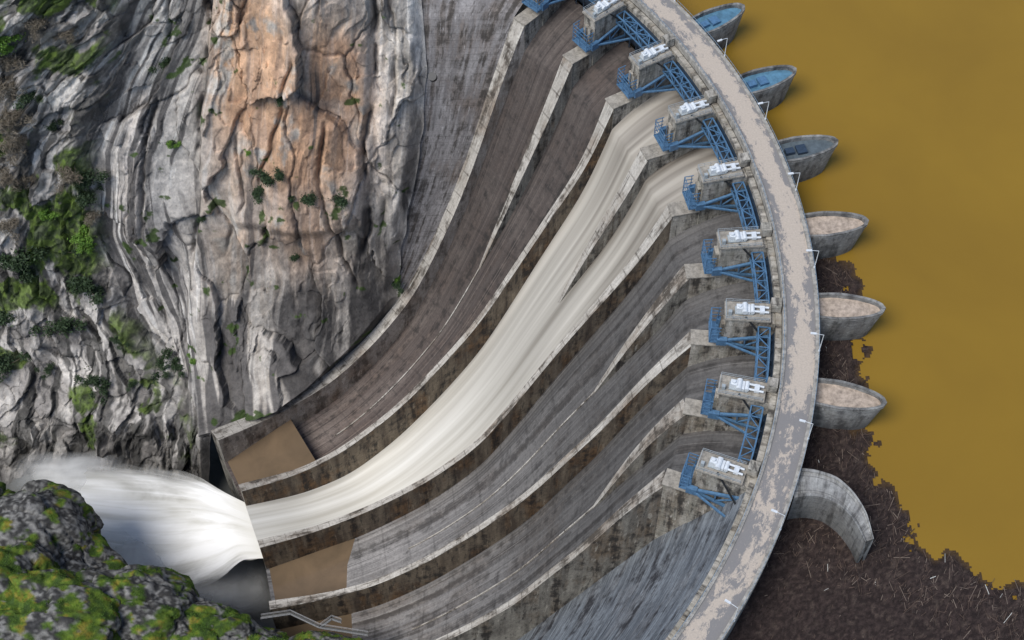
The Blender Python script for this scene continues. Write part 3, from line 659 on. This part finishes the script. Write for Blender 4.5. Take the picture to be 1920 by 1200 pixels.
for layer in range(4):
    lf=layer*1.0
    vv=.5+(v[None]-.5)*(.87+(.15-.07*layer)*sprd[:,None])
    V=T[:,None]*(1-vv[...,None])+B[:,None]*vv[...,None]
    V[...,2]+=(2.2+lf)*np.sin(np.pi*np.clip(vv,0,1))*sst(0,.5,s)[:,None]-lf*.9*sst(0,.15,s)[:,None]-layer*.03 +1.2*(fbm(s[:,None]*4,v[None]*16,layer,4,5+layer)-.5)*s[:,None]
    UV=np.stack(np.broadcast_arrays(s[:,None],np.linspace(0,1,90)[None]),-1)
    grid('water_jet',V,M_jet,UV)
def mist(c,z,rx,ry,seed):
    p=P(np.array(c,float),z); a_=np.linspace(-1,1,24); X_,Y_=np.meshgrid(a_,a_,indexing='ij')
    V=np.stack([p[0]+X_*rx,p[1]+Y_*ry,p[2]+3*(fbm(X_*2,Y_*2,0,4,seed)-.5)+2*(1-X_**2)*(1-Y_**2)],-1)
    grid('mist',V,M_mist,np.stack([(X_+1)/2,(Y_+1)/2],-1))
mist((400,1080),-134,16,9,1);mist((350,1080),-131,20,10,2);mist((250,1060),-128,22,12,3);mist((440,1110),-136,12,8,4);mist((130,890),-132,18,8,5)
# ---------- foreground mossy rocks
M_rockf=rockmat('mossy_rock',1.6)
gv=[];gf=[]
def boulder(cx,cy,z,rx,ry,rz,seed,moss=0.):
    bm=bmesh.new(); bmesh.ops.create_icosphere(bm,subdivisions=6,radius=1); me=bpy.data.meshes.new('boulder'); bm.to_mesh(me);bm.free()
    n=len(me.vertices); co=np.empty(n*3);me.vertices.foreach_get('co',co);co=co.reshape(-1,3)
    c=P(np.array([cx,cy],float),z); sc=np.array([rx,ry,rz])
    X=co*sc; s=seed*13.7
    d=.32*(fbm(co[:,0]*1.3+s,co[:,1]*1.3,co[:,2]*1.3,3,seed)-.5)*2
    wq=.5*(fbm(co[:,0]*2+s,co[:,1]*2,co[:,2]*2,3,seed+9)-.5)
    q1,qe,qx,qy,qi,qj=voro(co[:,0]*1.8+co[:,2]*.9+s+wq,co[:,1]*1.8-co[:,2]*.8+wq,seed)
    d+=.16*(qi-.5)-.07*(1-sst(0,.08,qe))+.16*(fbm(X[:,0]*.35,X[:,1]*.35,X[:,2]*.35,6,seed+3)-.5)
    Y=X*(1+d)[:,None]
    me.vertices.foreach_set('co',Y.reshape(-1)); me.update()
    nr=np.empty(n*3);me.vertices.foreach_get('normal',nr);nr=nr.reshape(-1,3)
    f=fbm(Y[:,0]*.25+s,Y[:,1]*.25,Y[:,2]*.25,6,90+seed); g=fbm(Y[:,0]*1.2,Y[:,1]*1.2,Y[:,2]*1.2,4,95)
    col=lerp(L3(.045,.045,.045),L3(.25,.25,.24),sst(.42,.64,g)); ms=sst(.49,.55,f+.12*(nr[:,2]-.6)+moss)
    hf=fbm(Y[:,0]*.6,Y[:,1]*.6,Y[:,2]*.6,4,97)
    mc=lerp(L3(.04,.08,.012),L3(.12,.19,.02),sst(.35,.6,hf)); mc=lerp(mc,L3(.24,.19,.03),sst(.58,.66,hf)*.8)
    col=lerp(col,mc,ms*.95)
    ca=me.color_attributes.new('Col','FLOAT_COLOR','POINT'); ca.data.foreach_set('color',np.concatenate([col,np.ones((n,1))],1).reshape(-1))
    me.polygons.foreach_set('use_smooth',np.ones(len(me.polygons),bool)); me.materials.append(M_rockf)
    ob=bpy.data.objects.new('boulder',me); ob.location=c; link(ob)
    cd_=np.argwhere((ms>.8)&(nr[:,2]>.15))[:,0]
    for i in rng.choice(cd_,min(len(cd_),1800)):
        p=Y[i]+c
        for _ in range(3):
            th=rng.uniform(0,6.28); dd=np.array([math.cos(th)*.25,math.sin(th)*.25,rng.uniform(.3,.6)])*rng.uniform(.5,1.1); w_=np.array([-math.sin(th),math.cos(th),0])*.06; o_=len(gv)
            gv.extend([tuple(p-w_),tuple(p+w_),tuple(p+dd)]); gf.append((o_,o_+1,o_+2))
for b_ in [(60,1010,-100,20,14,16,1,-.05),(150,1085,-106,13,10,14,2,-.01),(250,1160,-98,18,12,14,3,.02),(90,1180,-92,22,14,16,4,.03),(370,1205,-100,16,9,12,5,.02),(20,1120,-96,16,12,18,6,.01),(470,1245,-104,14,9,10,7,.05),(-60,1050,-105,20,20,20,8,0),(600,1265,-104,16,10,12,9,0)]: boulder(*b_)
# rocky bank carrying the boulders down to the river
bx=np.linspace(-1300,760,360)
crest=P(np.stack([bx,np.interp(bx,[-60,60,200,330,440,600,760],[1070,1050,1135,1170,1220,1255,1270])],-1),-108.)
foot=crest.copy(); foot[:,1]+=8; foot[:,2]=-143; back=crest.copy(); back[:,1]-=150; back[:,2]=-30
t1=np.linspace(0,1,30)[None,:,None]; t2=np.linspace(0,1,100)[None,1:,None]
BV=np.concatenate([foot[:,None]*(1-t1)+crest[:,None]*t1,crest[:,None]*(1-t2)+back[:,None]*t2],1)
BV=BV+np.array([.1,.4,.8])*(6*(fbm(BV[...,0]*.09,BV[...,1]*.09,BV[...,2]*.09,6,33)-.5))[...,None]
bf=fbm(BV[...,0]*.2,BV[...,1]*.2,BV[...,2]*.2,6,34); bc=lerp(lerp(L3(.06,.06,.058),L3(.24,.23,.22),sst(.4,.6,fbm(BV[...,0]*.6,BV[...,1]*.6,BV[...,2]*.6,5,35))),L3(.06,.10,.02),sst(.48,.56,bf))
grid('river_bank_terrain',BV,M_rockf,None,bc)
gme=bpy.data.meshes.new('grass_tufts');gme.from_pydata(gv,[],gf);gme.materials.append(M_grass);link(bpy.data.objects.new('grass_tufts',gme))
# access stair with railings
mb=MB()
def rail(pts,z):
    w_=P(np.array(pts,float),z)
    for a_,b_ in zip(w_[:-1],w_[1:]):
        for o_ in (-.5,.5):
            sh=np.array([0,o_,0])
            for h in (.5,1.05): mb.beam(a_+sh+[0,0,h],b_+sh+[0,0,h],.06)
            nn=max(2,int(np.linalg.norm(b_-a_)/1.2))
            for t_ in np.linspace(0,1,nn): p=a_*(1-t_)+b_*t_+sh; mb.beam(p,p+[0,0,1.05],.06)
        mb.beam(a_,b_,.8,.1,m=1)
rail([(490,1158),(545,1150),(600,1176),(690,1190)],-95); rail([(600,1176),(622,1160),(640,1166)],-95)
mb.build('metal_walkway',[flat('galvanised_steel',(.42,.42,.42),.5),flat('walkway_grating',(.08,.08,.075),.7)],None,uv=False)
# ---------- light, camera
w=bpy.data.worlds.new('World');bpy.context.scene.world=w;w.use_nodes=True;nt=w.node_tree
sk=nt.nodes.new('ShaderNodeTexSky');sk.sky_type='NISHITA';sk.sun_disc=False
el,rot=math.radians(58),math.radians(230)
sk.sun_elevation=el;sk.sun_rotation=rot
nt.links.new(sk.outputs[0],nt.nodes['Background'].inputs[0]);nt.nodes['Background'].inputs[1].default_value=.15
sd=bpy.data.lights.new('sun','SUN');sd.energy=3.2;sd.angle=math.radians(32);sd.color=(1,.96,.90)
so=bpy.data.objects.new('sun',sd);link(so)
dv=Vector((math.sin(rot)*math.cos(el),math.cos(rot)*math.cos(el),math.sin(el))); so.rotation_euler=dv.to_track_quat('Z','Y').to_euler()
cd=bpy.data.cameras.new('camera');cd.lens=LENS;cd.sensor_width=36;cd.clip_end=6000;cd.clip_start=1
co_=bpy.data.objects.new('camera',cd);co_.location=(0,0,H);co_.rotation_euler=(math.pi/2-PITCH,0,0);link(co_)
sc=bpy.context.scene;sc.camera=co_;sc.view_settings.view_transform='Standard';sc.view_settings.look='None';sc.view_settings.exposure=0
